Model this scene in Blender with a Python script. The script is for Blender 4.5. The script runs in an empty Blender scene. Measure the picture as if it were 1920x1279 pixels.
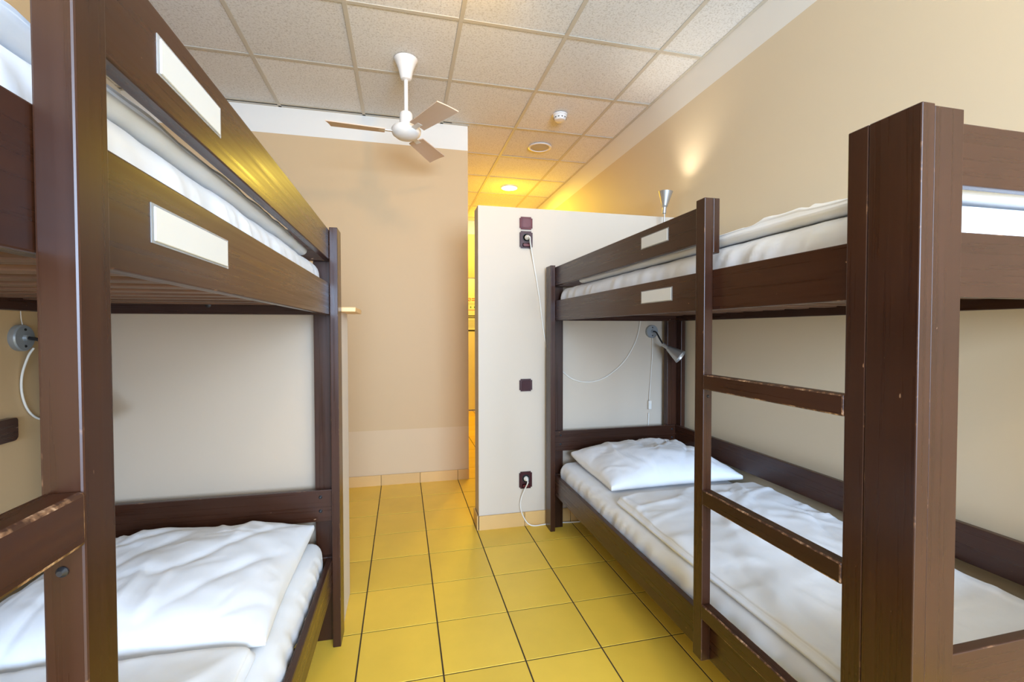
import bpy, bmesh, math, random
from mathutils import Vector, Matrix, noise
random.seed(7)
SC = bpy.context.scene
COL = SC.collection
PI = math.pi

# ------------------------------------------------------------------ camera
CAM_H = 1.2333
def cam_basis(yaw, pitch, roll):
    cy, sy = math.cos(yaw), math.sin(yaw)
    f = Vector((sy*math.cos(pitch), cy*math.cos(pitch), math.sin(pitch)))
    r = Vector((cy, -sy, 0)); u = r.cross(f)
    r2 = r*math.cos(roll) + u*math.sin(roll)
    u2 = u*math.cos(roll) - r*math.sin(roll)
    return r2, u2, f
r_, u_, f_ = cam_basis(.2356, -.0222, -.0011)
cam_d = bpy.data.cameras.new('camera'); cam = bpy.data.objects.new('camera', cam_d); COL.objects.link(cam)
cam.matrix_world = Matrix(((r_.x, u_.x, -f_.x, 0), (r_.y, u_.y, -f_.y, 0), (r_.z, u_.z, -f_.z, CAM_H), (0, 0, 0, 1)))
cam_d.sensor_width = 36; cam_d.sensor_fit = 'HORIZONTAL'; cam_d.lens = 858.2555/1920*36
cam_d.clip_start = .02; cam_d.clip_end = 60
SC.camera = cam

# ------------------------------------------------------------------ colour management, world, big lights
SC.view_settings.view_transform = 'Standard'; SC.view_settings.look = 'None'
SC.view_settings.exposure = 0.37; SC.view_settings.gamma = 1.0; SC.view_settings.use_curve_mapping = False
W = bpy.data.worlds.new('world'); SC.world = W; W.use_nodes = True
bg = W.node_tree.nodes['Background']; bg.inputs[0].default_value = (.62, .78, 1, 1); bg.inputs[1].default_value = 1.0
CE = 2.913
def area(name, loc, rot, sx, sy, power, color, shape='RECTANGLE', spread=PI):
    l = bpy.data.lights.new(name, 'AREA'); l.shape = shape; l.size = sx
    if shape == 'RECTANGLE': l.size_y = sy
    l.energy = power; l.color = color; l.spread = spread
    o = bpy.data.objects.new(name, l); o.location = loc; o.rotation_euler = rot; COL.objects.link(o); return o
# daylight entering by the window in the rear wall
WIN = (-.45, 1.65, .95, 2.35)          # x0 x1 z0 z1
REAR = -2.7
area('window_daylight', ((WIN[0]+WIN[1])/2, REAR-.02, (WIN[2]+WIN[3])/2), (PI/2, 0, 0), WIN[1]-WIN[0]-.1, WIN[3]-WIN[2]-.1, 300, (.50, .70, 1.0))
# warm spot over the aisle for the fan shadow, plus added rear fill
def point(name, loc, power, color, r):
    l = bpy.data.lights.new(name, 'POINT'); l.energy = power; l.color = color; l.shadow_soft_size = r
    o = bpy.data.objects.new(name, l); o.location = loc; COL.objects.link(o); return o
def spot(name, loc, aim, power, color, r, size, blend):
    l = bpy.data.lights.new(name, 'SPOT'); l.energy = power; l.color = color; l.shadow_soft_size = r
    l.spot_size = math.radians(size); l.spot_blend = blend
    o = bpy.data.objects.new(name, l); o.location = loc; COL.objects.link(o)
    o.rotation_euler = (Vector(loc)-Vector(aim)).to_track_quat('Z', 'Y').to_euler(); return o
SPL = (.44, 1.75, 2.72); SPA = (-.15, 3.78, 2.25)
spot('fan_shadow_spot_beam', SPL, SPA, 20, (1, .62, .22), .055, 120, .9)  # unseen lamp inferred from the fan shadow; its cone keeps off the right wall
point('rear_warm_fill', (.55, -.95, 2.70), 16, (1, .73, .38), .07)  # added fill behind the camera, warms the upper walls evenly
# the recessed lights of the corridor
DL = [(1.234, 5.267), (1.234, 6.5)]
for k, (x, y) in enumerate(DL):
    area('corridor_downlight', (x, y, CE-.03), (0, 0, 0), .17, .17, 17, (1, .74, .06), 'DISK')
    point('corridor_ceiling_fill', (x, y, CE-.30), 4.8, (1, .72, .02), .08)  # added point fill under each light, brightens the ceiling

# ------------------------------------------------------------------ materials
def mat(name, base, rough=.5, **kw):
    m = bpy.data.materials.new(name); m.use_nodes = True
    b = m.node_tree.nodes['Principled BSDF']
    b.inputs['Base Color'].default_value = (*base, 1); b.inputs['Roughness'].default_value = rough
    for k, v in kw.items():
        b.inputs[k.replace('_', ' ')].default_value = v
    return m
def N(m, t, **kw):
    n = m.node_tree.nodes.new(t)
    for k, v in kw.items(): setattr(n, k, v)
    return n
def L(m, a, b): m.node_tree.links.new(a, b)
def bsdf(m): return m.node_tree.nodes['Principled BSDF']
def ramp(m, src, stops):
    r = N(m, 'ShaderNodeValToRGB'); cr = r.color_ramp
    while len(cr.elements) < len(stops): cr.elements.new(.5)
    for e, (p, c) in zip(cr.elements, stops): e.position = p; e.color = (*c, 1) if len(c) == 3 else c
    L(m, src, r.inputs[0]); return r.outputs[0]
def noise_tex(m, scale, detail=4, rough=.55, coord='Object', stretch=(1, 1, 1)):
    tc = N(m, 'ShaderNodeTexCoord'); mp = N(m, 'ShaderNodeMapping'); mp.inputs['Scale'].default_value = stretch
    if coord == 'World':
        g = N(m, 'ShaderNodeNewGeometry'); L(m, g.outputs['Position'], mp.inputs[0])
    else: L(m, tc.outputs[coord], mp.inputs[0])
    n = N(m, 'ShaderNodeTexNoise'); n.inputs['Scale'].default_value = scale
    n.inputs['Detail'].default_value = detail; n.inputs['Roughness'].default_value = rough
    L(m, mp.outputs[0], n.inputs['Vector']); return n.outputs['Fac']
def bump(m, h, strength, dist=.002, prev=None):
    b = N(m, 'ShaderNodeBump'); b.inputs['Strength'].default_value = strength; b.inputs['Distance'].default_value = dist
    L(m, h, b.inputs['Height'])
    if prev: L(m, prev, b.inputs['Normal'])
    return b.outputs[0]
def mixc(m, fac, a, b, mode='MIX'):
    x = N(m, 'ShaderNodeMix'); x.data_type = 'RGBA'; x.blend_type = mode
    if isinstance(fac, float): x.inputs[0].default_value = fac
    else: L(m, fac, x.inputs[0])
    for s, v in ((6, a), (7, b)):
        if isinstance(v, tuple): x.inputs[s].default_value = (*v, 1)
        else: L(m, v, x.inputs[s])
    return x.outputs[2]

def wood_mat(name, axis, dark, light, rough=.3):
    m = mat(name, dark, rough)
    st = [30, 30, 30]; st[axis] = .55
    g = noise_tex(m, 4, 3, .45, 'Object', st)
    oi = N(m, 'ShaderNodeObjectInfo')
    c = ramp(m, g, [(.30, tuple(.72*a+.28*b for a, b in zip(dark, light))), (.72, tuple(.2*a+.8*b for a, b in zip(dark, light)))])
    blot = noise_tex(m, 3.5, 3)
    c2 = mixc(m, .35, c, ramp(m, blot, [(.35, tuple(v*.8 for v in dark)), (.7, tuple(v*1.15 for v in light))]))
    hsv = N(m, 'ShaderNodeHueSaturation'); L(m, c2, hsv.inputs['Color'])
    mr = N(m, 'ShaderNodeMapRange'); mr.inputs[3].default_value = .8; mr.inputs[4].default_value = 1.2
    L(m, oi.outputs['Random'], mr.inputs[0]); L(m, mr.outputs[0], hsv.inputs['Value'])
    # small pale nicks in the stain
    sp = noise_tex(m, 70, 2, .5, 'Object', tuple(.45 if i == axis else 1 for i in range(3)))
    nick = ramp(m, sp, [(.755, (0, 0, 0)), (.775, (1, 1, 1))])
    col = mixc(m, nick, hsv.outputs[0], (.30, .17, .10))
    L(m, col, bsdf(m).inputs['Base Color'])
    L(m, ramp(m, g, [(.3, (rough*.8,)*3), (.8, (rough*1.35,)*3)]), bsdf(m).inputs['Roughness'])
    L(m, bump(m, g, .05, .001), bsdf(m).inputs['Normal'])
    bsdf(m).inputs['Specular IOR Level'].default_value = .33; bsdf(m).inputs['Coat Weight'].default_value = .12; bsdf(m).inputs['Coat Roughness'].default_value = .25
    return m
DK, LT = (.026, .0080, .0034), (.050, .0160, .0064)
WOOD = [wood_mat('stained_wood_%s' % 'xyz'[a], a, DK, LT) for a in range(3)]
def worn_mat():
    m = mat('worn_wood_edge', (.05, .02, .012), .4)
    n = noise_tex(m, 26, 4, .7)
    c = ramp(m, n, [(.60, (.045, .016, .008)), (.70, (.18, .085, .04)), (.78, (.45, .27, .15))])
    L(m, c, bsdf(m).inputs['Base Color']); return m
WORN = worn_mat()
def chipped_mat():
    m = mat('chipped_wood_edge', (.05, .02, .012), .45)
    n = noise_tex(m, 34, 4, .75)
    L(m, ramp(m, n, [(.46, (.045, .016, .008)), (.55, (.20, .10, .05)), (.64, (.55, .36, .22))]), bsdf(m).inputs['Base Color']); return m
CHIPPED = chipped_mat()
SLATM = wood_mat('raw_slat_wood', 0, (.10, .050, .030), (.19, .10, .065), .5)
PINE = wood_mat('varnished_pine', 1, (.58, .34, .13), (.72, .45, .2), .35)

def paint(name, col, rough=.6):
    m = mat(name, col, rough)
    n = noise_tex(m, 1.3, 3, .5, 'World')
    L(m, mixc(m, .06, col, ramp(m, n, [(.3, tuple(v*.82 for v in col)), (.7, col)])), bsdf(m).inputs['Base Color'])
    f = noise_tex(m, 160, 2, .5, 'World')
    L(m, bump(m, f, .08, .001), bsdf(m).inputs['Normal']); return m
PAINT = paint('peach_wall_paint', (.60, .41, .215))
RPAINT = paint('pale_beige_wall_paint', (.69, .55, .365))
NICHE = paint('niche_tan_paint', (.54, .425, .31))  # one even tan for the low niche wall
PALE = paint('pale_patch_paint', (.64, .465, .275))
WHITEP = paint('white_band_paint', (.80, .745, .65))
ENDP = paint('pinkish_white_end_paint', (.76, .69, .62))
CREAM = paint('cream_partition_paint', (.60, .50, .385))
def tile_mat(name, base, rough):
    m = mat(name, base, rough)
    oi = N(m, 'ShaderNodeObjectInfo')
    hs = N(m, 'ShaderNodeHueSaturation')
    mr = N(m, 'ShaderNodeMapRange'); mr.inputs[3].default_value = .93; mr.inputs[4].default_value = 1.05
    L(m, oi.outputs['Random'], mr.inputs[0]); L(m, mr.outputs[0], hs.inputs['Value'])
    n = noise_tex(m, 5, 4, .6, 'World')
    L(m, ramp(m, n, [(.3, tuple(v*.93 for v in base)), (.7, base)]), hs.inputs['Color'])
    L(m, hs.outputs[0], bsdf(m).inputs['Base Color'])
    n2 = noise_tex(m, 45, 3, .6, 'World'); L(m, bump(m, n2, .05, .001), bsdf(m).inputs['Normal'])
    return m
FTILE = tile_mat('yellow_floor_tile', (.88, .56, .062), .42)
BTILE = tile_mat('tan_baseboard_tile', (.70, .43, .16), .35)
GROUT = mat('brown_grout', (.055, .03, .012), .9)
def ceil_mat():
    m = mat('mineral_ceiling_tile', (.74, .72, .67), .85)
    n = noise_tex(m, 95, 3, .65, 'World'); n2 = noise_tex(m, 260, 2, .5, 'World')
    c = ramp(m, n, [(.36, (.57, .54, .48)), (.46, (.78, .76, .71)), (.6, (.84, .825, .78))])
    c = mixc(m, .25, c, ramp(m, n2, [(.4, (.64, .61, .56)), (.55, (.84, .82, .78))]))
    oi = N(m, 'ShaderNodeObjectInfo'); hs = N(m, 'ShaderNodeHueSaturation')
    mr = N(m, 'ShaderNodeMapRange'); mr.inputs[3].default_value = .95; mr.inputs[4].default_value = 1.03
    L(m, oi.outputs['Random'], mr.inputs[0]); L(m, mr.outputs[0], hs.inputs['Value']); L(m, c, hs.inputs['Color'])
    L(m, hs.outputs[0], bsdf(m).inputs['Base Color'])
    L(m, bump(m, n, .5, .002), bsdf(m).inputs['Normal']); return m
CTILE = ceil_mat()
GRID = mat('beige_ceiling_grid', (.58, .53, .43), .5)
def cloth_mat(name, base):
    m = mat(name, base, .75)
    n = noise_tex(m, 320, 2, .5)
    tc = N(m, 'ShaderNodeTexCoord'); mp = N(m, 'ShaderNodeMapping'); mp.inputs['Scale'].default_value = (1, 1.7, 1); mp.inputs['Rotation'].default_value = (0, 0, .5)
    L(m, tc.outputs['Object'], mp.inputs[0])
    rn = N(m, 'ShaderNodeTexNoise'); rn.noise_type = 'RIDGED_MULTIFRACTAL'; rn.normalize = True
    rn.inputs['Scale'].default_value = 3.2; rn.inputs['Detail'].default_value = 3; rn.inputs['Roughness'].default_value = .45; rn.inputs['Distortion'].default_value = .8
    L(m, mp.outputs[0], rn.inputs['Vector'])
    b0 = bump(m, rn.outputs['Fac'], .45, .010)
    b1 = bump(m, noise_tex(m, 11, 4, .6), .22, .005, b0); L(m, bump(m, n, .06, .0006, b1), bsdf(m).inputs['Normal'])
    bsdf(m).inputs['Sheen Weight'].default_value = .12; return m
SHEET = cloth_mat('white_bed_sheet', (.83, .83, .84))
DUVET = cloth_mat('white_duvet_cover', (.85, .855, .87))
PILLOW = cloth_mat('white_pillow_case', (.86, .865, .885))
METAL = mat('brushed_silver', (.52, .52, .51), .38, Metallic=.85)
DISCM = mat('grey_lamp_disc', (.34, .37, .39), .4, Metallic=.5)
DARKM = mat('dark_metal_arm', (.05, .05, .055), .4, Metallic=.7)
WHITEPL = mat('white_enamel', (.80, .77, .72), .3)
BLADE = mat('beige_fan_blade', (.66, .50, .38), .45)
MAROON = mat('maroon_plastic', (.115, .013, .017), .25)
MAROON2 = mat('dark_maroon_plastic', (.045, .010, .014), .25)
BLACKPL = mat('black_hole', (.01, .01, .01), .6)
CORD = mat('cream_cord', (.80, .75, .66), .45)
CARD = mat('white_card', (.70, .70, .69), .5)
SLEEVE = mat('clear_plastic_sleeve', (.88, .9, .92), .12, Alpha=.35)
BULB = mat('glowing_bulb', (1, 1, 1), .4)
BULB.node_tree.nodes['Principled BSDF'].inputs['Emission Color'].default_value = (1, .93, .70, 1)
BULB.node_tree.nodes['Principled BSDF'].inputs['Emission Strength'].default_value = 9
BULBOFF = mat('frosted_bulb', (.72, .74, .74), .35)
MESHG = mat('speaker_grille', (.50, .46, .37), .7)
DOORW = mat('white_door_paint', (.80, .76, .66), .4)
GLASS = mat('window_glass', (1, 1, 1), .02, Transmission_Weight=1.0, IOR=1.02)
PVC = mat('white_window_frame', (.8, .8, .8), .35)
PAPER = mat('poster_paper', (.80, .80, .74), .6)
RED = mat('red_print', (.55, .04, .03), .6); BLK = mat('black_print', (.02, .02, .02), .6)
GRN = mat('green_print', (.05, .22, .10), .6); GREYP = mat('grey_print', (.35, .37, .36), .6)

# ------------------------------------------------------------------ helpers
def link(name, bm, mats, parent=None, loc=(0, 0, 0), smooth=False, rot=None):
    me = bpy.data.meshes.new(name)
    bmesh.ops.recalc_face_normals(bm, faces=bm.faces)
    bm.to_mesh(me); bm.free()
    for m in (mats if isinstance(mats, (list, tuple)) else [mats]): me.materials.append(m)
    if smooth:
        for p in me.polygons: p.use_smooth = True
    o = bpy.data.objects.new(name, me); COL.objects.link(o); o.location = loc
    if rot: o.rotation_euler = rot
    if parent: o.parent = parent
    return o
def tag(o, label=None, cat=None, group=None, kind=None):
    if label: o['label'] = label
    if cat: o['category'] = cat
    if group: o['group'] = group
    if kind: o['kind'] = kind
    return o
def empty(name, loc, label, cat, group=None, rz=0):
    o = bpy.data.objects.new(name, None); COL.objects.link(o); o.location = loc; o.rotation_euler = (0, 0, rz)
    o.empty_display_size = .05
    return tag(o, label, cat, group)
def bm_box(bm, x0, x1, y0, y1, z0, z1):
    v = [bm.verts.new(p) for p in ((x0, y0, z0), (x1, y0, z0), (x1, y1, z0), (x0, y1, z0), (x0, y0, z1), (x1, y0, z1), (x1, y1, z1), (x0, y1, z1))]
    return [bm.faces.new([v[i] for i in f]) for f in ((0, 3, 2, 1), (4, 5, 6, 7), (0, 1, 5, 4), (1, 2, 6, 5), (2, 3, 7, 6), (3, 0, 4, 7))]
def box(name, x0, x1, y0, y1, z0, z1, mats, parent=None, bev=0., seg=2, wear=False):
    """one box-shaped piece, its origin at its own centre"""
    if x0 > x1: x0, x1 = x1, x0
    c = Vector(((x0+x1)/2, (y0+y1)/2, (z0+z1)/2))
    bm = bmesh.new(); bm_box(bm, x0-c.x, x1-c.x, y0-c.y, y1-c.y, z0-c.z, z1-c.z)
    if bev:
        r = bmesh.ops.bevel(bm, geom=list(bm.edges), offset=bev, segments=seg, affect='EDGES', profile=.5)
        if wear:
            for f in r['faces']: f.material_index = 1
    return link(name, bm, mats, parent, c)
def board(name, x0, x1, y0, y1, z0, z1, parent, bev=.0028, edge=None):
    d = [abs(x1-x0), y1-y0, z1-z0]; a = d.index(max(d))
    return box(name, x0, x1, y0, y1, z0, z1, [WOOD[a], edge or WORN], parent, bev, 2, True)
def bm_lathe(bm, prof, n=32, M=None):
    M = M or Matrix.Identity(4); rings = []
    for r, z in prof:
        if r < 1e-6: rings.append([bm.verts.new(M @ Vector((0, 0, z)))])
        else: rings.append([bm.verts.new(M @ Vector((r*math.cos(2*PI*k/n), r*math.sin(2*PI*k/n), z))) for k in range(n)])
    for a, b in zip(rings, rings[1:]):
        for k in range(n):
            k2 = (k+1) % n
            if len(a) == 1 and len(b) == 1: continue
            if len(a) == 1: bm.faces.new((a[0], b[k], b[k2]))
            elif len(b) == 1: bm.faces.new((a[k], a[k2], b[0]))
            else: bm.faces.new((a[k], a[k2], b[k2], b[k]))
def smooth_by_angle(o, ang=35):
    me = o.data
    for p in me.polygons: p.use_smooth = True
    bm = bmesh.new(); bm.from_mesh(me)
    for e in bm.edges:
        if len(e.link_faces) == 2 and e.calc_face_angle(0) > math.radians(ang): e.smooth = False
    bm.to_mesh(me); bm.free()
    return o
def lathe(name, prof, m, parent=None, loc=(0, 0, 0), rot=None, n=32):
    bm = bmesh.new(); bm_lathe(bm, prof, n)
    return smooth_by_angle(link(name, bm, m, parent, loc, rot=rot))
def axis_rot(d):
    return Vector(d).to_track_quat('Z', 'Y').to_euler()
def catmull(pts, k=8):
    P = [Vector(p) for p in pts]; P = [2*P[0]-P[1]] + P + [2*P[-1]-P[-2]]; out = []
    for i in range(1, len(P)-2):
        for s in range(k):
            t = s/k
            out.append(.5*((2*P[i]) + (P[i+1]-P[i-1])*t + (2*P[i-1]-5*P[i]+4*P[i+1]-P[i+2])*t*t + (3*P[i]-P[i-1]-3*P[i+1]+P[i+2])*t**3))
    return out + [P[-2]]
def tube(name, pts, r, m, parent=None, n=8, k=8):
    P = catmull(pts, k); bm = bmesh.new(); rings = []
    up = Vector((.13, .21, .97)).normalized()
    for i, p in enumerate(P):
        t = (P[min(i+1, len(P)-1)] - P[max(i-1, 0)]).normalized()
        a = t.cross(up)
        if a.length < .05: a = t.cross(Vector((1, 0, 0)))
        a.normalize(); b = t.cross(a).normalized(); up = -b if (-b).dot(up) > 0 else b
        rings.append([bm.verts.new(p + r*(math.cos(2*PI*q/n)*a + math.sin(2*PI*q/n)*b)) for q in range(n)])
    for A, B in zip(rings, rings[1:]):
        for q in range(n): bm.faces.new((A[q], A[(q+1) % n], B[(q+1) % n], B[q]))
    bm.faces.new(rings[0]); bm.faces.new(rings[-1])
    return link(name, bm, m, parent, smooth=True)

# ------------------------------------------------------------------ the room
XR = 1.82; XL = -1.21; YB = 3.78; YE = 7.0; BAND = 2.715
def struct(o): o['kind'] = 'structure'; return o
def wall(name, x0, x1, y0, y1, z0, z1, m=None, band=True):
    """a wall slab; painted white above the band height"""
    m = m or PAINT
    bm = bmesh.new()
    if band and z1 > BAND:
        bm_box(bm, x0, x1, y0, y1, z0, BAND)
        for f in bm_box(bm, x0, x1, y0, y1, BAND, z1): f.material_index = 1
        bmesh.ops.remove_doubles(bm, verts=bm.verts, dist=1e-5)
        return struct(link(name, bm, [m, WHITEP]))
    bm_box(bm, x0, x1, y0, y1, z0, z1)
    return struct(link(name, bm, [m]))
ZT = CE+.10
floor = struct(box('floor', -2.1, XR+.15, REAR-.15, YE+.15, -.12, -.0014, GROUT))
# floor tiles, one by one
T = .3053; TY = .3068; FX = -.168; FY = 1.9328
tile_me = {}
def tile_mesh(w, d, h, m, key):
    k = (round(w, 3), round(d, 3), round(h, 3), key)
    if k not in tile_me:
        bm = bmesh.new(); bm_box(bm, -w/2, w/2, -d/2, d/2, -h/2, h/2)
        top = [e for e in bm.edges if all(v.co.z > 0 for v in e.verts)]
        bmesh.ops.bevel(bm, geom=top, offset=.0006, segments=1, affect='EDGES')
        me = bpy.data.meshes.new('tile'); bm.to_mesh(me); bm.free(); me.materials.append(m); tile_me[k] = me
    return tile_me[k]
def put(name, me, loc, parent, rot=None):
    o = bpy.data.objects.new(name, me); COL.objects.link(o); o.location = loc; o.parent = parent
    if rot: o.rotation_euler = rot
    return o
gi0 = math.floor((XL-FX)/T); gi1 = math.ceil((XR-FX)/T)
gj0 = math.floor((-1.3-FY)/TY); gj1 = math.ceil((YE-FY)/TY)
G = .0058
for i in range(gi0-2, gi1):
    for j in range(gj0, gj1):
        x0 = FX+i*T+G/2; x1 = x0+T-G; y0 = FY+j*TY+G/2; y1 = y0+TY-G
        xl = XL if y0 < 2.25 else -1.9
        if y0 > 3.9: xl = .42
        x0 = max(x0, xl); x1 = min(x1, XR); y0 = max(y0, REAR); y1 = min(y1, YE)
        if x1-x0 < .02 or y1-y0 < .02: continue
        put('tile', tile_mesh(x1-x0, y1-y0, .008, FTILE, 'f'), Vector(((x0+x1)/2, (y0+y1)/2, -.004+random.uniform(0, .0006)))-floor.location, floor)

wall('wall_right', XR, XR+.12, REAR-.15, YE+.15, -.01, ZT, RPAINT)
wall('wall_left', XL-.12, XL, REAR-.15, 2.25, -.01, ZT)
wall('wall_left_recess', -2.02, -1.9, 2.25, YB+.15, -.01, ZT)
wall('wall_left_return', -2.02, XL-.12, 2.13, 2.25, -.01, ZT)
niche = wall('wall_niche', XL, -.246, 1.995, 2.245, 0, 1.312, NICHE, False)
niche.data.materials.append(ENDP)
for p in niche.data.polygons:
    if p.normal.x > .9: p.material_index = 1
struct(box('trim_1', XL, -.185, 1.985, 2.255, 1.312, 1.332, PINE, None, .003))
# far wall with a paler repainted strip along its foot
bm = bmesh.new()
bm_box(bm, -2.02, .535, YB, YB+.14, .44, BAND)
for f in bm_box(bm, -2.02, .535, YB, YB+.14, BAND, ZT): f.material_index = 1
for f in bm_box(bm, -2.02, .535, YB, YB+.14, -.01, .44): f.material_index = 2
bmesh.ops.remove_doubles(bm, verts=bm.verts, dist=1e-5)
struct(link('wall_far', bm, [PAINT, WHITEP, PALE]))
wall('wall_corridor_left', .30, .40, YB+.14, YE+.15, -.01, ZT)
# end wall of the corridor, open where the door stands
DX0, DX1, DZ = .62, 1.47, 2.05
bm = bmesh.new()
bm_box(bm, .30, DX0, YE, YE+.12, -.01, BAND); bm_box(bm, DX1, XR, YE, YE+.12, -.01, BAND); bm_box(bm, DX0, DX1, YE, YE+.12, DZ, BAND)
for f in bm_box(bm, .30, XR, YE, YE+.12, BAND, ZT): f.material_index = 1
struct(link('wall_end', bm, [PAINT, WHITEP]))
wall('wall_partition', .455, XR, 2.78, 2.92, 0, 2.0, CREAM, False)
# rear wall with the window opening
bm = bmesh.new()
bm_box(bm, XL, WIN[0], REAR-.15, REAR, -.01, BAND); bm_box(bm, WIN[1], XR, REAR-.15, REAR, -.01, BAND)
bm_box(bm, WIN[0], WIN[1], REAR-.15, REAR, -.01, WIN[2]); bm_box(bm, WIN[0], WIN[1], REAR-.15, REAR, WIN[3], BAND)
for f in bm_box(bm, XL, XR, REAR-.15, REAR, BAND, ZT): f.material_index = 1
struct(link('wall_rear', bm, [PAINT, WHITEP]))
bm = bmesh.new()
x0, x1, z0, z1 = WIN
for a in ((x0, x0+.06, z0, z1), (x1-.06, x1, z0, z1), (x0+.06, x1-.06, z0, z0+.06), (x0+.06, x1-.06, z1-.06, z1), ((x0+x1)/2-.03, (x0+x1)/2+.03, z0+.06, z1-.06)):
    bm_box(bm, a[0], a[1], REAR-.12, REAR-.06, a[2], a[3])
win = struct(link('window_1', bm, PVC))
for a, b in ((x0+.06, (x0+x1)/2-.03), ((x0+x1)/2+.03, x1-.06)):
    box('pane', a, b, REAR-.093, REAR-.087, z0+.06, z1-.06, GLASS, win)

# door at the end of the corridor
door = struct(box('door_1', DX0+.01, DX1-.01, YE+.01, YE+.05, .012, DZ-.006, DOORW, None, .003))
lathe('door_handle', [(0, 0), (.024, 0), (.024, .008), (.009, .012), (.009, .05), (.02, .055), (.02, .075), (0, .08)], METAL, door, (DX0+.08-(DX0+DX1)/2, -.02, 1.02-DZ/2-.003), (PI/2, 0, 0), 16)

# baseboard tiles
def baseboard(name, a, b, nrm, z=.083, first=0.):
    """a run of tan tiles from a to b on a wall whose face looks along nrm"""
    a = Vector((*a, 0)); b = Vector((*b, 0)); d = (b-a); ln = d.length; d.normalize(); n = Vector((*nrm, 0))
    root = struct(box(name, -ln/2, ln/2, -.002, .002, .003, z-.003, GROUT)); c = (a+b)/2 + n*.003
    root.location = (c.x, c.y, z/2); rz = math.atan2(d.y, d.x); root.rotation_euler = (0, 0, rz)
    s = -first
    while s < ln:
        s0 = max(s, 0); s1 = min(s+T-.003, ln)
        if s1-s0 > .02:
            me = tile_mesh(s1-s0, z, .008, BTILE, 'b')
            sg = 1 if (Matrix.Rotation(-rz, 3, 'Z') @ n).y > 0 else -1
            put('tile', me, ((s0+s1)/2-ln/2, sg*.005, 0), root, (-sg*PI/2, 0, 0))
        s += T
baseboard('baseboard_far', (-1.9, YB), (.535, YB), (0, -1), first=(-1.9-FX) % T)
baseboard('baseboard_partition', (.455, 2.78), (XR, 2.78), (0, -1), z=.088, first=(.455-FX) % T)
baseboard('baseboard_partition_end', (.455, 2.92), (.455, 2.775), (-1, 0), z=.088)
baseboard('baseboard_right', (XR, 2.92), (XR, YE), (-1, 0))
baseboard('baseboard_end', (.40, YE), (DX0, YE), (0, -1)); baseboard('baseboard_end_right', (DX1, YE), (XR, YE), (0, -1))

# ceiling: slab, mineral tiles and the grid they lie in
ceiling = struct(box('ceiling', -2.1, XR+.12, REAR-.15, YE+.15, ZT, ZT+.08, WHITEP))
CX = [-1.9, -1.4781, -.8781, -.2781, .3219, .9219, 1.5219, XR]
CY = [max(REAR, 2.5073+.6099*j) for j in range(-9, 8)] + [YE]
czc = ZT+.04
lc = Vector(ceiling.location)
def ctile(x0, x1, y0, y1):
    k = (round(x1-x0, 3), round(y1-y0, 3), 'c')
    if k not in tile_me:
        bm = bmesh.new(); bm_box(bm, -(x1-x0)/2, (x1-x0)/2, -(y1-y0)/2, (y1-y0)/2, -.007, .007)
        me = bpy.data.meshes.new('ceiling_tile'); bm.to_mesh(me); bm.free(); me.materials.append(CTILE); tile_me[k] = me
    o = put('ceiling_tile', tile_me[k], Vector(((x0+x1)/2, (y0+y1)/2, CE+.0115+random.uniform(0, .001)))-lc, ceiling)
    o.rotation_euler = (random.uniform(-.0012, .0012), random.uniform(-.0012, .0012), 0)
for xa, xb in zip(CX, CX[1:]):
    for ya, yb in zip(CY, CY[1:]):
        if yb-ya < .03: continue
        xc, yc = (xa+xb)/2, (ya+yb)/2
        if yc > YB+.1 and xb < .45: continue
        a = xa
        if yc < 2.2 and xb < XL: continue
        if yc > YB+.1 and xa < .40: a = .40
        if yc < 2.2 and xa < XL: a = XL
        ctile(a+.004, xb-.004, ya+.004, yb-.004)
def bar(x0, x1, y0, y1, dz=0):
    box('grid_bar', x0-lc.x, x1-lc.x, y0-lc.y, y1-lc.y, CE-lc.z+dz, CE+.004-lc.z, GRID, ceiling, .001, 1)
for x in CX[1:-1]:
    y0, y1 = REAR, YE
    if x < XL: y0 = 2.25
    if x < .45: y1 = YB
    bar(x-.012, x+.012, y0, y1)
for y in CY[1:-1]:
    x0 = -1.9 if 2.3 < y < YB else (XL if y <= 2.3 else .40)
    bar(x0, XR, y-.012, y+.012, .0008)
bar(XR-.02, XR, REAR, YE); bar(-1.9, .535, YB-.02, YB); bar(.40, .424, YB+.14, YE); bar(.535, .545, YB-.02, YB+.14)

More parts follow.
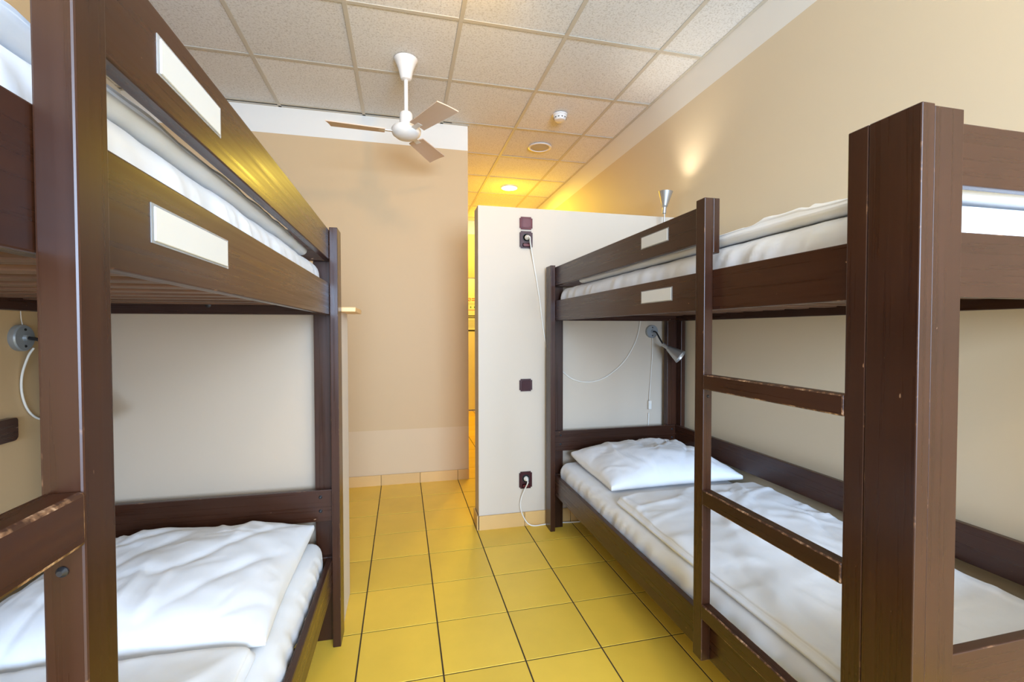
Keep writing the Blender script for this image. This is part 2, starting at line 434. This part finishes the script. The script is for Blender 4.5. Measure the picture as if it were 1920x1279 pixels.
# ------------------------------------------------------------------ bunk beds
BED_L = 2.128; BED_W = .925
def bunk(s, loc, rz, label, plates, lad=.585, blk=1.466):
    root = empty('bunk_bed', loc, label, 'bunk bed', None, rz)
    def B(name, u0, u1, v0, v1, z0, z1, bev=.0022, edge=None): return board(name, s*u0, s*u1, v0, v1, z0, z1, root, bev, edge)
    near = -BED_L
    # corner posts: a broad outer board and a second board set square behind it
    for u0, u1, ui0, ui1 in ((0, .030, .0302, .098), (BED_W-.030, BED_W, BED_W-.098, BED_W-.0302)):
        B('post', u0, u1, near, near+.093, 0, 1.63)
        B('post', ui0, ui1, near+.0006, near+.030, 0, 1.626, .0008)
        B('post', u0, u1, -.093, 0, 0, 1.63)
        B('post', ui0, ui1, -.042, 0, .0, 1.626)
    # ladder on the aisle side
    B('ladder_rail', 0, .030, near+.094, near+.136, .10 if s > 0 else .10, 1.63)
    B('ladder_rail', 0, .030, near+lad, near+lad+.042, .228, 1.63)
    for z in (.36, .709, 1.057):
        B('ladder_rung', -.002, .028, near+.1365, near+lad-.0005, z, z+.045, .0035, CHIPPED)
    B('guard_block', .0302, .052, near+lad, near+lad+.042, blk, 1.63)
    # boards
    B('guard_board', .0305, .0525, near+lad+.043, -.0425, 1.507, 1.62)
    for z in (.225, 1.296):
        B('side_board', .0305, .0525, near+.054, -.066, z, z+.12)
        B('side_board', BED_W-.0525, BED_W-.0305, near+.054, -.066, z, z+.12)
    B('back_board', BED_W-.0525, BED_W-.0305, near+.054, -.066, .49, .612)
    for v0, v1 in ((near+.0305, near+.0525), (-.0645, -.0425)):
        for z0, z1 in ((.225, .345), (.488, .612), (1.296, 1.418), (1.505, 1.62)):
            B('end_board', .0305, BED_W-.0305, v0, v1, z0, z1)
    # slats under each mattress
    n = 15
    for z in (.262, 1.330):
        for k in range(n):
            v = near+.12 + k*(BED_L-.27)/(n-1)
            d = box('slat', s*.053, s*(BED_W-.053), v, v+.062, z, z+.016, [SLATM], root, .002, 1)
    # fixings
    def bolt(u, v, z, axis=(0, -1, 0), r=.007):
        lathe('bolt', [(0, .004), (r*.5, .004), (r, .001), (r, -.002), (0, -.002)], DARKM, root, (s*u, v, z), axis_rot(axis), 12)
    for z in (.53, .585):
        bolt(.075, -.0645, z); bolt(BED_W-.075, -.0645, z)
    bolt(.455, -.0645, 1.33, r=.010)
    bolt(.016, near+lad, 1.036, r=.0045)
    # white name cards on the boards of the upper berth
    for v0, v1, z0, z1 in plates:
        p = box('name_plate', s*.0295, s*.0305, v0-.004, v1+.008, z0-.003, z1+.003, SLEEVE, root)
        p['label'] = 'clear plastic holder of a blank white name card'
        box('card', s*(-.0022), s*.0003, -(v1-v0)/2, (v1-v0)/2, -(z1-z0)/2, (z1-z0)/2, CARD, p, .0008, 1)
    return root
RB = (.877, 2.74, 0); LBD = (-.238, 1.962, 0); LROT = -.012
bunk(1, RB, 0, 'dark brown wooden bunk bed with ladder along the right wall', [(-1.302, -1.125, 1.551, 1.592), (-1.327, -1.127, 1.340, 1.383)])
bunk(-1, LBD, LROT, 'dark brown wooden bunk bed on the left, cut off by the left edge', [(-1.318, -1.139, 1.546, 1.588), (-1.338, -1.116, 1.340, 1.381)], .613, 1.595)

# ------------------------------------------------------------------ bedding
def fbm(p, s, o=3):
    v = 0; a = 1; t = 0
    for k in range(o):
        v += a*noise.noise(Vector(p)*s*(2**k)); t += a; a *= .5
    return v/t
def soft_box(w, d, h, r, nx, ny, nz, fn):
    """rounded slab with a wrinkled skin; fn(p, n) moves each point"""
    bm = bmesh.new(); grid = {}
    def ease(t): t = 2*t-1; return math.copysign(1-(1-abs(t))**1.6, t)
    def V(i, j, k):
        key = (i, j, k)
        if key not in grid:
            p = Vector((ease(i/nx)*w/2, ease(j/ny)*d/2, (2*k/nz-1)*h/2))
            q = Vector((max(-w/2+r, min(w/2-r, p.x)), max(-d/2+r, min(d/2-r, p.y)), max(-h/2+min(r, h*.499), min(h/2-min(r, h*.499), p.z))))
            dd = p-q
            if dd.length > 1e-6:
                nn = dd.normalized(); rr = min(r, h*.499)
                p = q + Vector((nn.x*r, nn.y*r, nn.z*rr))
            else: nn = Vector((0, 0, 1))
            grid[key] = bm.verts.new(fn(p, nn))
        return grid[key]
    for i in range(nx):
        for j in range(ny):
            for k in (0, nz): bm.faces.new((V(i, j, k), V(i+1, j, k), V(i+1, j+1, k), V(i, j+1, k)))
    for k in range(nz):
        for i in range(nx):
            for j in (0, ny): bm.faces.new((V(i, j, k), V(i+1, j, k), V(i+1, j, k+1), V(i, j, k+1)))
        for j in range(ny):
            for i in (0, nx): bm.faces.new((V(i, j, k), V(i, j+1, k), V(i, j+1, k+1), V(i, j, k+1)))
    return bm
def place(bm, name, m, base, rz, u, v, z, s, label, cat, group):
    R = Matrix.Rotation(rz, 3, 'Z'); p = Vector(base) + R @ Vector((s*u, v, 0))
    o = link(name, bm, m, None, (p.x, p.y, z), True, (0, 0, rz))
    return tag(o, label, cat, group)
def make_creases(seed, n, w, d, lmin, lmax, h, wid, main=None):
    rnd = random.Random(seed); out = []
    for k in range(n):
        a = (main if main is not None else 0) + rnd.gauss(0, .45 if main is not None else 2.5)
        out.append((rnd.uniform(-w/2, w/2), rnd.uniform(-d/2, d/2), math.cos(a), math.sin(a), rnd.uniform(lmin, lmax)/2, rnd.uniform(.5, 1)*wid, rnd.choice((1, 1, -.8))*h*rnd.uniform(.5, 1), rnd.uniform(-1.5, 1.5)))
    return out
def crease(cs, x, y):
    v = 0
    for cx, cy, dx, dy, l, wd, h, bend in cs:
        t = (x-cx)*dx + (y-cy)*dy
        if abs(t) > l: continue
        q = -(x-cx)*dy + (y-cy)*dx - bend*t*t
        if abs(q) > 3*wd: continue
        v += h*math.exp(-(q/wd)**2)*(1-(t/l)**2)
    return v
def mattress(base, rz, s, z0, seed, label):
    w, d, h = .80, 1.985, .148
    so = Vector((seed*3.1, seed*1.7, seed*.9))
    def fn(p, n):
        e = fbm((p.x*1.6, p.y*5, p.z*1.5)+so if False else (p.x*1.6+so.x, p.y*5+so.y, p.z*1.5+so.z), 1.6, 3)
        # drawn creases of the fitted sheet, slanting down the side
        side = max(0, 1-abs(n.z)*1.3)
        cr = noise.noise(Vector((p.y*24+p.z*16+so.x, p.z*3, so.y)))
        q = p + n*(.006*e + side*.024*cr*(.5+.5*noise.noise(Vector((p.y*2.1, so.x, 0)))))
        edge = (abs(p.x)/(w/2))**4
        q.z += -.008*edge if n.z > -.2 else 0
        return q
    bm = soft_box(w, d, h, .045, 26, 210, 8, fn)
    return place(bm, 'mattress', SHEET, base, rz, .0555+w/2+.006, -BED_L/2, z0+h/2+.009, s, label, 'mattress', None)
def duvet(base, rz, s, z0, seed, v0, v1, label, u0=.075, w=.76, h=.045):
    d = v1-v0; so = seed*5.3
    cs = make_creases(seed+10, 34, w, d, .15, .6, .009, .016, 1.2*s) + make_creases(seed+20, 26, w, d, .08, .25, .005, .009)
    def fn(p, n):
        up = max(0, n.z)
        e = fbm((p.x*2.2+so, p.y*2.2, so), 1.5, 4)
        cr = 1-abs(noise.noise(Vector((p.x*3.5+p.y*2+so, p.y*6-p.x*1.3, so*2))))
        q = p + Vector((0, 0, 1))*(.017*e*up + .007*(cr**5)*up + crease(cs, p.x, p.y)*up)
        t = (s*p.x)/(w/2)                       # -1 aisle edge, +1 wall edge
        if t < -.55: q.z -= .02*((-t-.55)/.45)**2*(1 if n.z > 0 else .6)
        q.x += .010*noise.noise(Vector((p.y*2.3, so, 1)))*abs(t)**2 + .004*noise.noise(Vector((p.y*9, so, 4)))*abs(t)**3
        q.y += .010*noise.noise(Vector((p.x*6, so, 2)))*(abs(p.y)/(d/2))**3
        # a soft crease along the edge, where the cover is folded in two
        if n.z > .05 and n.z < .75 and t < -.9: q.x += s*.004
        return q
    bm = soft_box(w, d, h, .03, 64, 110, 4, fn)
    return place(bm, 'duvet', DUVET, base, rz, u0+w/2, (v0+v1)/2, z0+h/2, s, label, 'duvet', None)
def pillow(base, rz, s, z0, u, v, w, d, h, seed, tilt, label, hem=.26):
    bm = bmesh.new(); nx, ny = 84, 64; so = seed*7.7; top = {}; bot = {}
    cs = make_creases(seed+30, 16, w, d, .15, .5, .010, .014, 1.45) + make_creases(seed+40, 22, w, d, .06, .22, .006, .008)
    for i in range(nx+1):
        for j in range(ny+1):
            a = 2*i/nx-1; b = 2*j/ny-1
            a = math.copysign(1-(1-abs(a))**1.4, a); b = math.copysign(1-(1-abs(b))**1.4, b)
            x = a*w/2*(1-.035*(1-b*b)); y = b*d/2*(1-.05*(1-a*a))
            ea = max(0, 1-abs(a)**2.6); eb = max(0, 1-abs(b)**2.6)
            t = (ea*eb)**.55
            wr = fbm((x*4+so, y*4, so), 1.3, 3)*.020*t**.5
            # tension folds running in from the corners and seams
            fold = (1-abs(noise.noise(Vector((x*7-y*5+so, (x+y)*1.6, so)))))**6*.012*t**.4
            rim = (1-abs(noise.noise(Vector((x*16+so, y*16, 3)))))**3*.004*(1-t)*(1 if t > .01 else .2)
            zt = .012+h*t + wr - fold*t**.5 + rim*.5 + crease(cs, x, y)*t**.9*1.1
            if abs(s*a - (1-2*hem)) < .03: zt -= .006*t**.3          # stitched hem of the case
            zb = -.004-.008*t**.5
            if i in (0, nx) or j in (0, ny): zt = .004; zb = .004
            zt += tilt*max(0, b)**2*.03
            zb += tilt*max(0, b)**2*.03
            top[i, j] = bm.verts.new((x, y, zt))
            bot[i, j] = top[i, j] if (i in (0, nx) or j in (0, ny)) else bm.verts.new((x, y, zb))
    for i in range(nx):
        for j in range(ny):
            bm.faces.new((top[i, j], top[i+1, j], top[i+1, j+1], top[i, j+1]))
            f = (bot[i, j], bot[i, j+1], bot[i+1, j+1], bot[i+1, j])
            if len(set(f)) > 2: 
                try: bm.faces.new(f)
                except ValueError: pass
    return place(bm, 'pillow', PILLOW, base, rz, u, v, z0+.02, s, label, 'pillow', None)
ZL, ZU = .278, 1.346
TOP = .148+.009
mattress(RB, 0, 1, ZL-.006, 1, 'white sheeted mattress on the lower berth of the right bunk bed')
mattress(RB, 0, 1, ZU-.006, 2, 'white sheeted mattress on the upper berth of the right bunk bed')
mattress(LBD, LROT, -1, ZL-.006, 3, 'white sheeted mattress on the lower berth of the left bunk bed')
mattress(LBD, LROT, -1, ZU-.006, 4, 'white sheeted mattress on the upper berth of the left bunk bed')
duvet(RB, 0, 1, ZL+.157, 1, -2.06, -.80, 'white folded duvet covering the lower berth of the right bunk bed')
duvet(RB, 0, 1, ZU+.157, 2, -2.06, -.36, 'white folded duvet covering the upper berth of the right bunk bed')
duvet(LBD, LROT, -1, ZL+.157, 3, -2.06, -.735, 'white folded duvet covering the lower berth of the left bunk bed', u0=.10)
duvet(LBD, LROT, -1, ZU+.157, 4, -2.06, -.22, 'white folded duvet covering the upper berth of the left bunk bed')
pillow(RB, 0, 1, ZL+.150, .50, -.40, .76, .56, .125, 1, 1, 'plump white pillow at the head of the lower right berth')
pillow(LBD, LROT, -1, ZL+.150, .47, -.41, .76, .62, .115, 2, 1, 'plump white pillow at the head of the lower left berth')

# ------------------------------------------------------------------ ceiling fan
FX_, FY_ = .033, 2.946
fan = empty('ceiling_fan', (FX_, FY_, CE), 'white three bladed ceiling fan hanging on a short rod', 'fan')
lathe('canopy', [(0, 0), (.072, 0), (.071, -.008), (.058, -.03), (.044, -.07), (.036, -.11), (.031, -.122), (.02, -.128), (0, -.128)], WHITEPL, fan, (0, 0, 0))
lathe('rod', [(0, -.12), (.0125, -.12), (.0125, -.335), (0, -.335)], WHITEPL, fan, n=20)
lathe('motor_cover', [(0, -.322), (.030, -.323), (.038, -.332), (.040, -.345), (.040, -.405), (0, -.405)], WHITEPL, fan)
lathe('motor', [(0, -.406), (.045, -.408), (.082, -.418), (.090, -.430), (.090, -.446), (.083, -.462), (.060, -.480), (.025, -.489), (0, -.490)], WHITEPL, fan)
for deg in (184, 299, 61):
    a = math.radians(deg)
    bm = bmesh.new()
    M = Matrix.Rotation(a, 4, 'Z')
    pitch = Matrix.Rotation(math.radians(-11), 4, 'X')
    # a flat board that widens a little to its tip
    n = 8
    rows = []
    for k in range(n+1):
        t = k/n; r = .128 + .325*t; hw = .050 + .014*t
        row = []
        for q in (-1, -.5, 0, .5, 1):
            p = pitch @ Vector((0, q*hw, -.003*(q*q)))
            row.append(p + Vector((r + (.012*q if k == n else 0), 0, -.446)))
        rows.append(row)
    vt = [[bm.verts.new(M @ (p+Vector((0, 0, .003)))) for p in row] for row in rows]
    vb = [[bm.verts.new(M @ (p-Vector((0, 0, .003)))) for p in row] for row in rows]
    for k in range(n):
        for q in range(4):
            bm.faces.new((vt[k][q], vt[k+1][q], vt[k+1][q+1], vt[k][q+1])); bm.faces.new((vb[k][q], vb[k][q+1], vb[k+1][q+1], vb[k+1][q]))
        for q in (0, 4): bm.faces.new((vt[k][q], vb[k][q], vb[k+1][q], vt[k+1][q]))
    for k in (0, n):
        for q in range(4): bm.faces.new((vt[k][q], vt[k][q+1], vb[k][q+1], vb[k][q]))
    bl = link('blade', bm, BLADE, fan)
    bm = bmesh.new()
    bm_box(bm, .075, .165, -.016, .016, -.0075, -.0035)
    for v in bm.verts: v.co = M @ (pitch @ v.co + Vector((0, 0, -.443)))
    link('blade_bracket', bm, WHITEPL, bl)

# ------------------------------------------------------------------ ceiling fittings
det = empty('smoke_detector', (1.204, 3.409, CE), 'small white round smoke detector on a ceiling tile', 'smoke detector')
lathe('base', [(0, 0), (.057, 0), (.057, -.010), (.053, -.012), (0, -.014)], WHITEPL, det)
lathe('body', [(0, -.012), (.0525, -.0122), (.052, -.026), (.048, -.030), (.047, -.036), (.038, -.046), (.016, -.049), (0, -.049)], WHITEPL, det)
for k in range(12):
    a = 2*PI*k/12
    b = box('vent_slot', -.0042, .0042, -.001, .001, -.003, .003, BLACKPL, det); b.location = (.0500*math.cos(a), .0500*math.sin(a), -.032); b.rotation_euler = (0, 0, a+PI/2)
spk = empty('ceiling_speaker', (1.235, 4.049, CE), 'round beige grille set flush in a ceiling tile', 'speaker')
lathe('rim', [(.085, .004), (.100, .003), (.106, -.002), (.106, -.006), (.100, -.009), (.090, -.009), (.085, -.004), (.085, .004)], WHITEPL, spk, n=40)
lathe('grille', [(0, -.006), (.06, -.0055), (.086, -.003), (.086, 0), (0, 0)], MESHG, spk, n=40)
for k, (x, y) in enumerate(DL):
    lab = 'round glowing recessed ceiling light above the corridor' if k == 0 else 'second recessed ceiling light, hidden behind the partition top'
    d = empty('downlight', (x, y, CE), lab, 'ceiling light')
    lathe('trim_ring', [(.088, .004), (.098, .002), (.104, -.003), (.104, -.007), (.098, -.010), (.090, -.009), (.088, .004)], WHITEPL, d, n=40)
    lathe('diffuser', [(0, -.012), (.05, -.011), (.089, -.006), (.089, .002), (0, .002)], BULB, d, n=40)
lampc = empty('added_fill_lamp', (.55, -.95, CE), 'round white lamp added behind the camera as warm fill, out of frame', 'ceiling light')  # added fixture that carries the rear warm fill
lathe('base', [(0, 0), (.17, 0), (.17, -.03), (.16, -.04), (0, -.04)], WHITEPL, lampc, n=40)
lathe('diffuser', [(0, -.041), (.155, -.041), (.15, -.07), (.10, -.095), (0, -.105)], BULB, lampc, n=40)
spl = empty('fan_shadow_spotlight', (SPL[0], SPL[1], CE), 'small white spotlight added above the aisle for the fan shadow, out of frame', 'ceiling light')  # invented fixture for the spot that throws the fan shadow
lathe('base', [(0, 0), (.05, 0), (.05, -.02), (.012, -.024), (.012, -.10), (0, -.10)], WHITEPL, spl)
dd = (Vector(SPA)-Vector(SPL)).normalized()
lathe('head', [(.0, -.10), (.03, -.10), (.045, -.03), (.055, -.005), (.050, -.005), (.040, -.03), (0, -.04)], WHITEPL, spl, Vector(SPL)-Vector((SPL[0], SPL[1], CE))-dd*.02, axis_rot(dd))

# ------------------------------------------------------------------ wall lamps
def wall_lamp(base, nrm, stem, head, aim, label, lit=False, armm=None):
    root = empty('wall_lamp', base, label, 'lamp', None)
    b = Vector(base); e = axis_rot(nrm)
    lathe('wall_disc', [(0, 0), (.042, 0), (.043, .004), (.043, .016), (.040, .020), (.012, .020), (.010, .030), (0, .030)], DISCM, root, (0, 0, 0), e, 28)
    Rm = Vector(nrm).to_track_quat('Z', 'Y').to_matrix()
    for sgn in (1, -1):
        lathe('screw', [(0, .0225), (.004, .0222), (.0045, .0195), (0, .0195)], BLACKPL, root, Rm @ Vector((0, .027*sgn, 0)), e, 10)
    tube('arm', [Vector(p)-b for p in stem], .0055, armm or DARKM, root)
    d = Vector(aim).normalized(); h = Vector(head)-b
    sh = lathe('lamp_shade', [(.010, -.052), (.0125, -.05), (.0125, -.012), (.017, -.008), (.019, .0), (.045, .088), (.0435, .088), (.0175, .004), (.010, -.006), (.010, -.052)], METAL, root, h, axis_rot(d), 32)
    lathe('bulb', [(0, .030), (.010, .030), (.022, .045), (.034, .074), (.034, .079), (.02, .083), (0, .084)], BULB if lit else BULBOFF, sh, (0, 0, 0), None, 24)
    return root
PW = 2.78
wall_lamp((1.630, PW, 1.228), (0, -1, 0), [(1.630, PW-.028, 1.228), (1.634, 2.722, 1.222), (1.642, 2.69, 1.180), (1.646, 2.672, 1.158), (1.650, 2.655, 1.142)],
          (1.668, 2.622, 1.116), (.50, -.62, -.55), 'silver reading lamp with drooping arm on the cream partition above the lower right berth')
wall_lamp((1.664, PW, 1.86), (0, -1, 0), [(1.664, PW-.028, 1.86), (1.664, 2.715, 1.865), (1.664, 2.690, 1.90), (1.665, 2.683, 1.95), (1.665, 2.682, 2.0)],
          (1.665, 2.68, 2.048), (.04, -.06, 1), 'silver reading lamp pointing up over the upper right berth', True, METAL)
wall_lamp((XL, 1.815, 1.212), (1, 0, 0), [(XL+.028, 1.815, 1.212), (-1.14, 1.80, 1.20), (-1.12, 1.78, 1.14), (-1.065, 1.76, 1.07), (-1.035, 1.755, 1.045)],
          (-1.013, 1.752, 1.025), (.45, -.1, -.9), 'grey disc reading lamp on the left wall behind the left ladder post')
sp = bpy.data.lights.new('reading_lamp_beam', 'SPOT'); sp.energy = 5.5; sp.color = (1, .95, .84); sp.spot_size = math.radians(105); sp.spot_blend = 1.0; sp.shadow_soft_size = .03
so = bpy.data.objects.new('reading_lamp_beam', sp); COL.objects.link(so); so.location = (1.668, 2.672, 2.142)
so.rotation_euler = (-Vector((.22, -.26, 1))).to_track_quat('Z', 'Y').to_euler()

# ------------------------------------------------------------------ sockets, switches, cords
def plate(bm, w, h, t, r=.008):
    bm_box(bm, -w/2, w/2, -t, 0, -h/2, h/2)
    e = [x for x in bm.edges if abs(x.verts[0].co.x-x.verts[1].co.x) < 1e-6 and abs(x.verts[0].co.z-x.verts[1].co.z) < 1e-6]
    bmesh.ops.bevel(bm, geom=e, offset=r, segments=4, affect='EDGES')
    f = [x for x in bm.edges if all(v.co.y < -t+1e-5 for v in x.verts)]
    bmesh.ops.bevel(bm, geom=f, offset=.004, segments=2, affect='EDGES')
def switch(x, z, label, m):
    r = empty('light_switch', (x, PW, z), label, 'light switch')
    bm = bmesh.new(); plate(bm, .083, .078, .012); link('frame', bm, m, r)
    bm = bmesh.new(); plate(bm, .056, .060, .005, .003)
    for v in bm.verts: v.co.y -= .0125 + v.co.z*.05
    link('rocker', bm, m, r)
def socket(x, z, label):
    r = empty('power_socket', (x, PW, z), label, 'socket')
    bm = bmesh.new(); plate(bm, .083, .106, .014); link('frame', bm, MAROON2, r)
    lathe('socket_well', [(.0245, -.004), (.0245, .003), (.021, .003), (.0205, -.0005), (0, -.0005)], BLACKPL, r, (0, -.0145, .012), (PI/2, 0, 0), 28)
    bm = bmesh.new(); plate(bm, .050, .024, .004, .003); o = link('cover_flap', bm, MAROON, r, (0, -.0142, -.034))
    return r
switch(.757, 1.905, 'reddish maroon light switch directly above the upper socket on the partition', MAROON)
switch(.755, .892, 'dark maroon light switch alone at mid height on the partition', MAROON2)
socket(.757, 1.802, 'dark maroon wall socket below the top switch on the partition')
socket(.753, .291, 'dark maroon wall socket low on the partition near the floor')
def plug(x, z, drop, path, label, dz):
    r = empty('plug_cord', (x, PW, z), label, 'cord')
    lathe('plug', [(0, 0), (.0155, 0), (.0155, .008), (.012, .014), (.009, .030), (.006, .036), (0, .036)], CORD, r, (0, -.0165, 0), (PI/2, 0, 0), 20)
    tube('cable', [(p[0]-x, p[1]-PW, p[2]-z) for p in path], .0042, CORD, r)
    return r
plug(.760, 1.814, 0, [(.760, 2.726, 1.814), (.766, 2.715, 1.805), (.776, 2.74, 1.775), (.800, 2.768, 1.68), (.825, 2.772, 1.55), (.846, 2.773, 1.42), (.868, 2.774, 1.25), (.90, 2.774, 1.10), (.945, 2.774, 1.02), (1.007, 2.774, .965),
     (1.055, 2.774, .928), (1.106, 2.774, .908), (1.16, 2.774, .900), (1.22, 2.774, .903), (1.29, 2.774, .925), (1.355, 2.774, .965), (1.42, 2.774, 1.02), (1.47, 2.774, 1.085), (1.52, 2.774, 1.18), (1.548, 2.774, 1.30), (1.58, 2.774, 1.55), (1.63, 2.774, 1.78), (1.655, 2.768, 1.845)],
     'white plug and looping cord running from the upper socket to the reading lamps', 0)
plug(.753, .303, 0, [(.753, 2.726, .303), (.751, 2.715, .29), (.742, 2.74, .25), (.724, 2.762, .19), (.716, 2.766, .14), (.725, 2.764, .09), (.742, 2.762, .05), (.765, 2.755, .018), (.80, 2.745, .006), (.86, 2.752, .004), (.95, 2.758, .004), (1.10, 2.74, .004), (1.30, 2.75, .004), (1.5, 2.762, .01), (1.58, 2.770, .10), (1.600, 2.774, .35), (1.608, 2.774, .55), (1.612, 2.774, .68)],
     'white plug and cord dropping from the low partition socket onto the floor', 0)
ls = empty('inline_switch', (1.615, PW, .735), 'small cream inline cord switch hanging below the lower right reading lamp', 'switch')
b = box('switch_body', -.011, .011, -.024, -.004, -.03, .03, CORD, ls, .005, 2)
box('slider', -.004, .004, -.027, -.0235, -.008, .008, WHITEPL, ls, .001, 1)
tube('cable', [(0, -.010, .03), (.004, -.008, .10), (.012, -.007, .20), (.020, -.007, .32), (.022, -.008, .42), (.018, -.012, .455)], .003, CORD, ls)
lc_ = empty('lamp_cord', (XL, 1.815, 1.18), 'white cord looping down from the grey disc lamp on the left wall', 'cord')
tube('cable', [(.022, .03, -.002), (.014, .018, -.03), (.007, .002, -.09), (.006, .002, -.15), (.007, .022, -.205), (.008, .060, -.24), (.01, .11, -.255), (.012, .155, -.25)], .0035, CORD, lc_)
tube('cable', [(.01, .005, .07), (.006, .004, .12), (.006, .003, .3), (.006, .003, .5)], .0012, CORD, lc_)

# wooden rail on the left wall
bm = bmesh.new(); out = [(-1.3, -.036)]
for k in range(6): out.append((-.016+.016*math.sin(k*PI/10), -.020-.016*math.cos(k*PI/10)))
for k in range(6): out.append((-.010+.010*math.cos(k*PI/10), .026+.010*math.sin(k*PI/10)))
out.append((-1.3, .036))
fa = bm.faces.new([bm.verts.new((0, y, z)) for y, z in out])
ex = bmesh.ops.extrude_face_region(bm, geom=[fa])
for v in ex['geom']:
    if isinstance(v, bmesh.types.BMVert): v.co.x += .022
tag(link('wall_rail', bm, WOOD[1], None, (XL, 1.775, .925)), 'dark wooden wall rail with rounded end at the left edge', 'wall rail')

# notice on the corridor door
pn = empty('notice_poster', (1.045, YE+.01, 1.49), 'printed notice with red no smoking sign taped on the corridor door', 'poster')
def pr(name, x0, x1, z0, z1, m, t=.0016): return box(name, x0-1.045, x1-1.045, -t, -t+.0008, z0-1.49, z1-1.49, m, pn)
pr('sheet', .93, 1.16, 1.46, 1.76, PAPER, .0009); pr('sheet', .93, 1.16, 1.215, 1.455, PAPER, .0009)
bm = bmesh.new(); bm_lathe(bm, [(.018, 0), (.025, 0), (.025, .001), (.018, .001), (.018, 0)], 24); bm_box(bm, -.003, .003, -.02, .02, 0, .001)
for v in bm.verts:
    pass
link('print_mark', bm, RED, pn, (1.010-1.045, -.0018, 1.715-1.49), rot=(PI/2, .7, 0))
pr('print_mark', 1.045, 1.14, 1.722, 1.735, RED); pr('print_mark', 1.045, 1.13, 1.695, 1.706, RED)
for z in (1.655, 1.635): pr('print_mark', .95, 1.14, z, z+.006, GREYP)
for x in (.96, 1.02, 1.08): pr('print_mark', x, x+.018, 1.585, 1.61, GRN)
pr('print_mark', .94, 1.15, 1.55, 1.558, RED); pr('print_mark', .93, 1.16, 1.455, 1.472, BLK); pr('print_mark', .93, 1.16, 1.43, 1.444, BLK)
for k in range(8): pr('print_mark', .95, 1.13-.02*(k % 3), 1.29+.015*k, 1.295+.015*k, GREYP)
pr('print_mark', .93, 1.16, 1.225, 1.25, BLK)
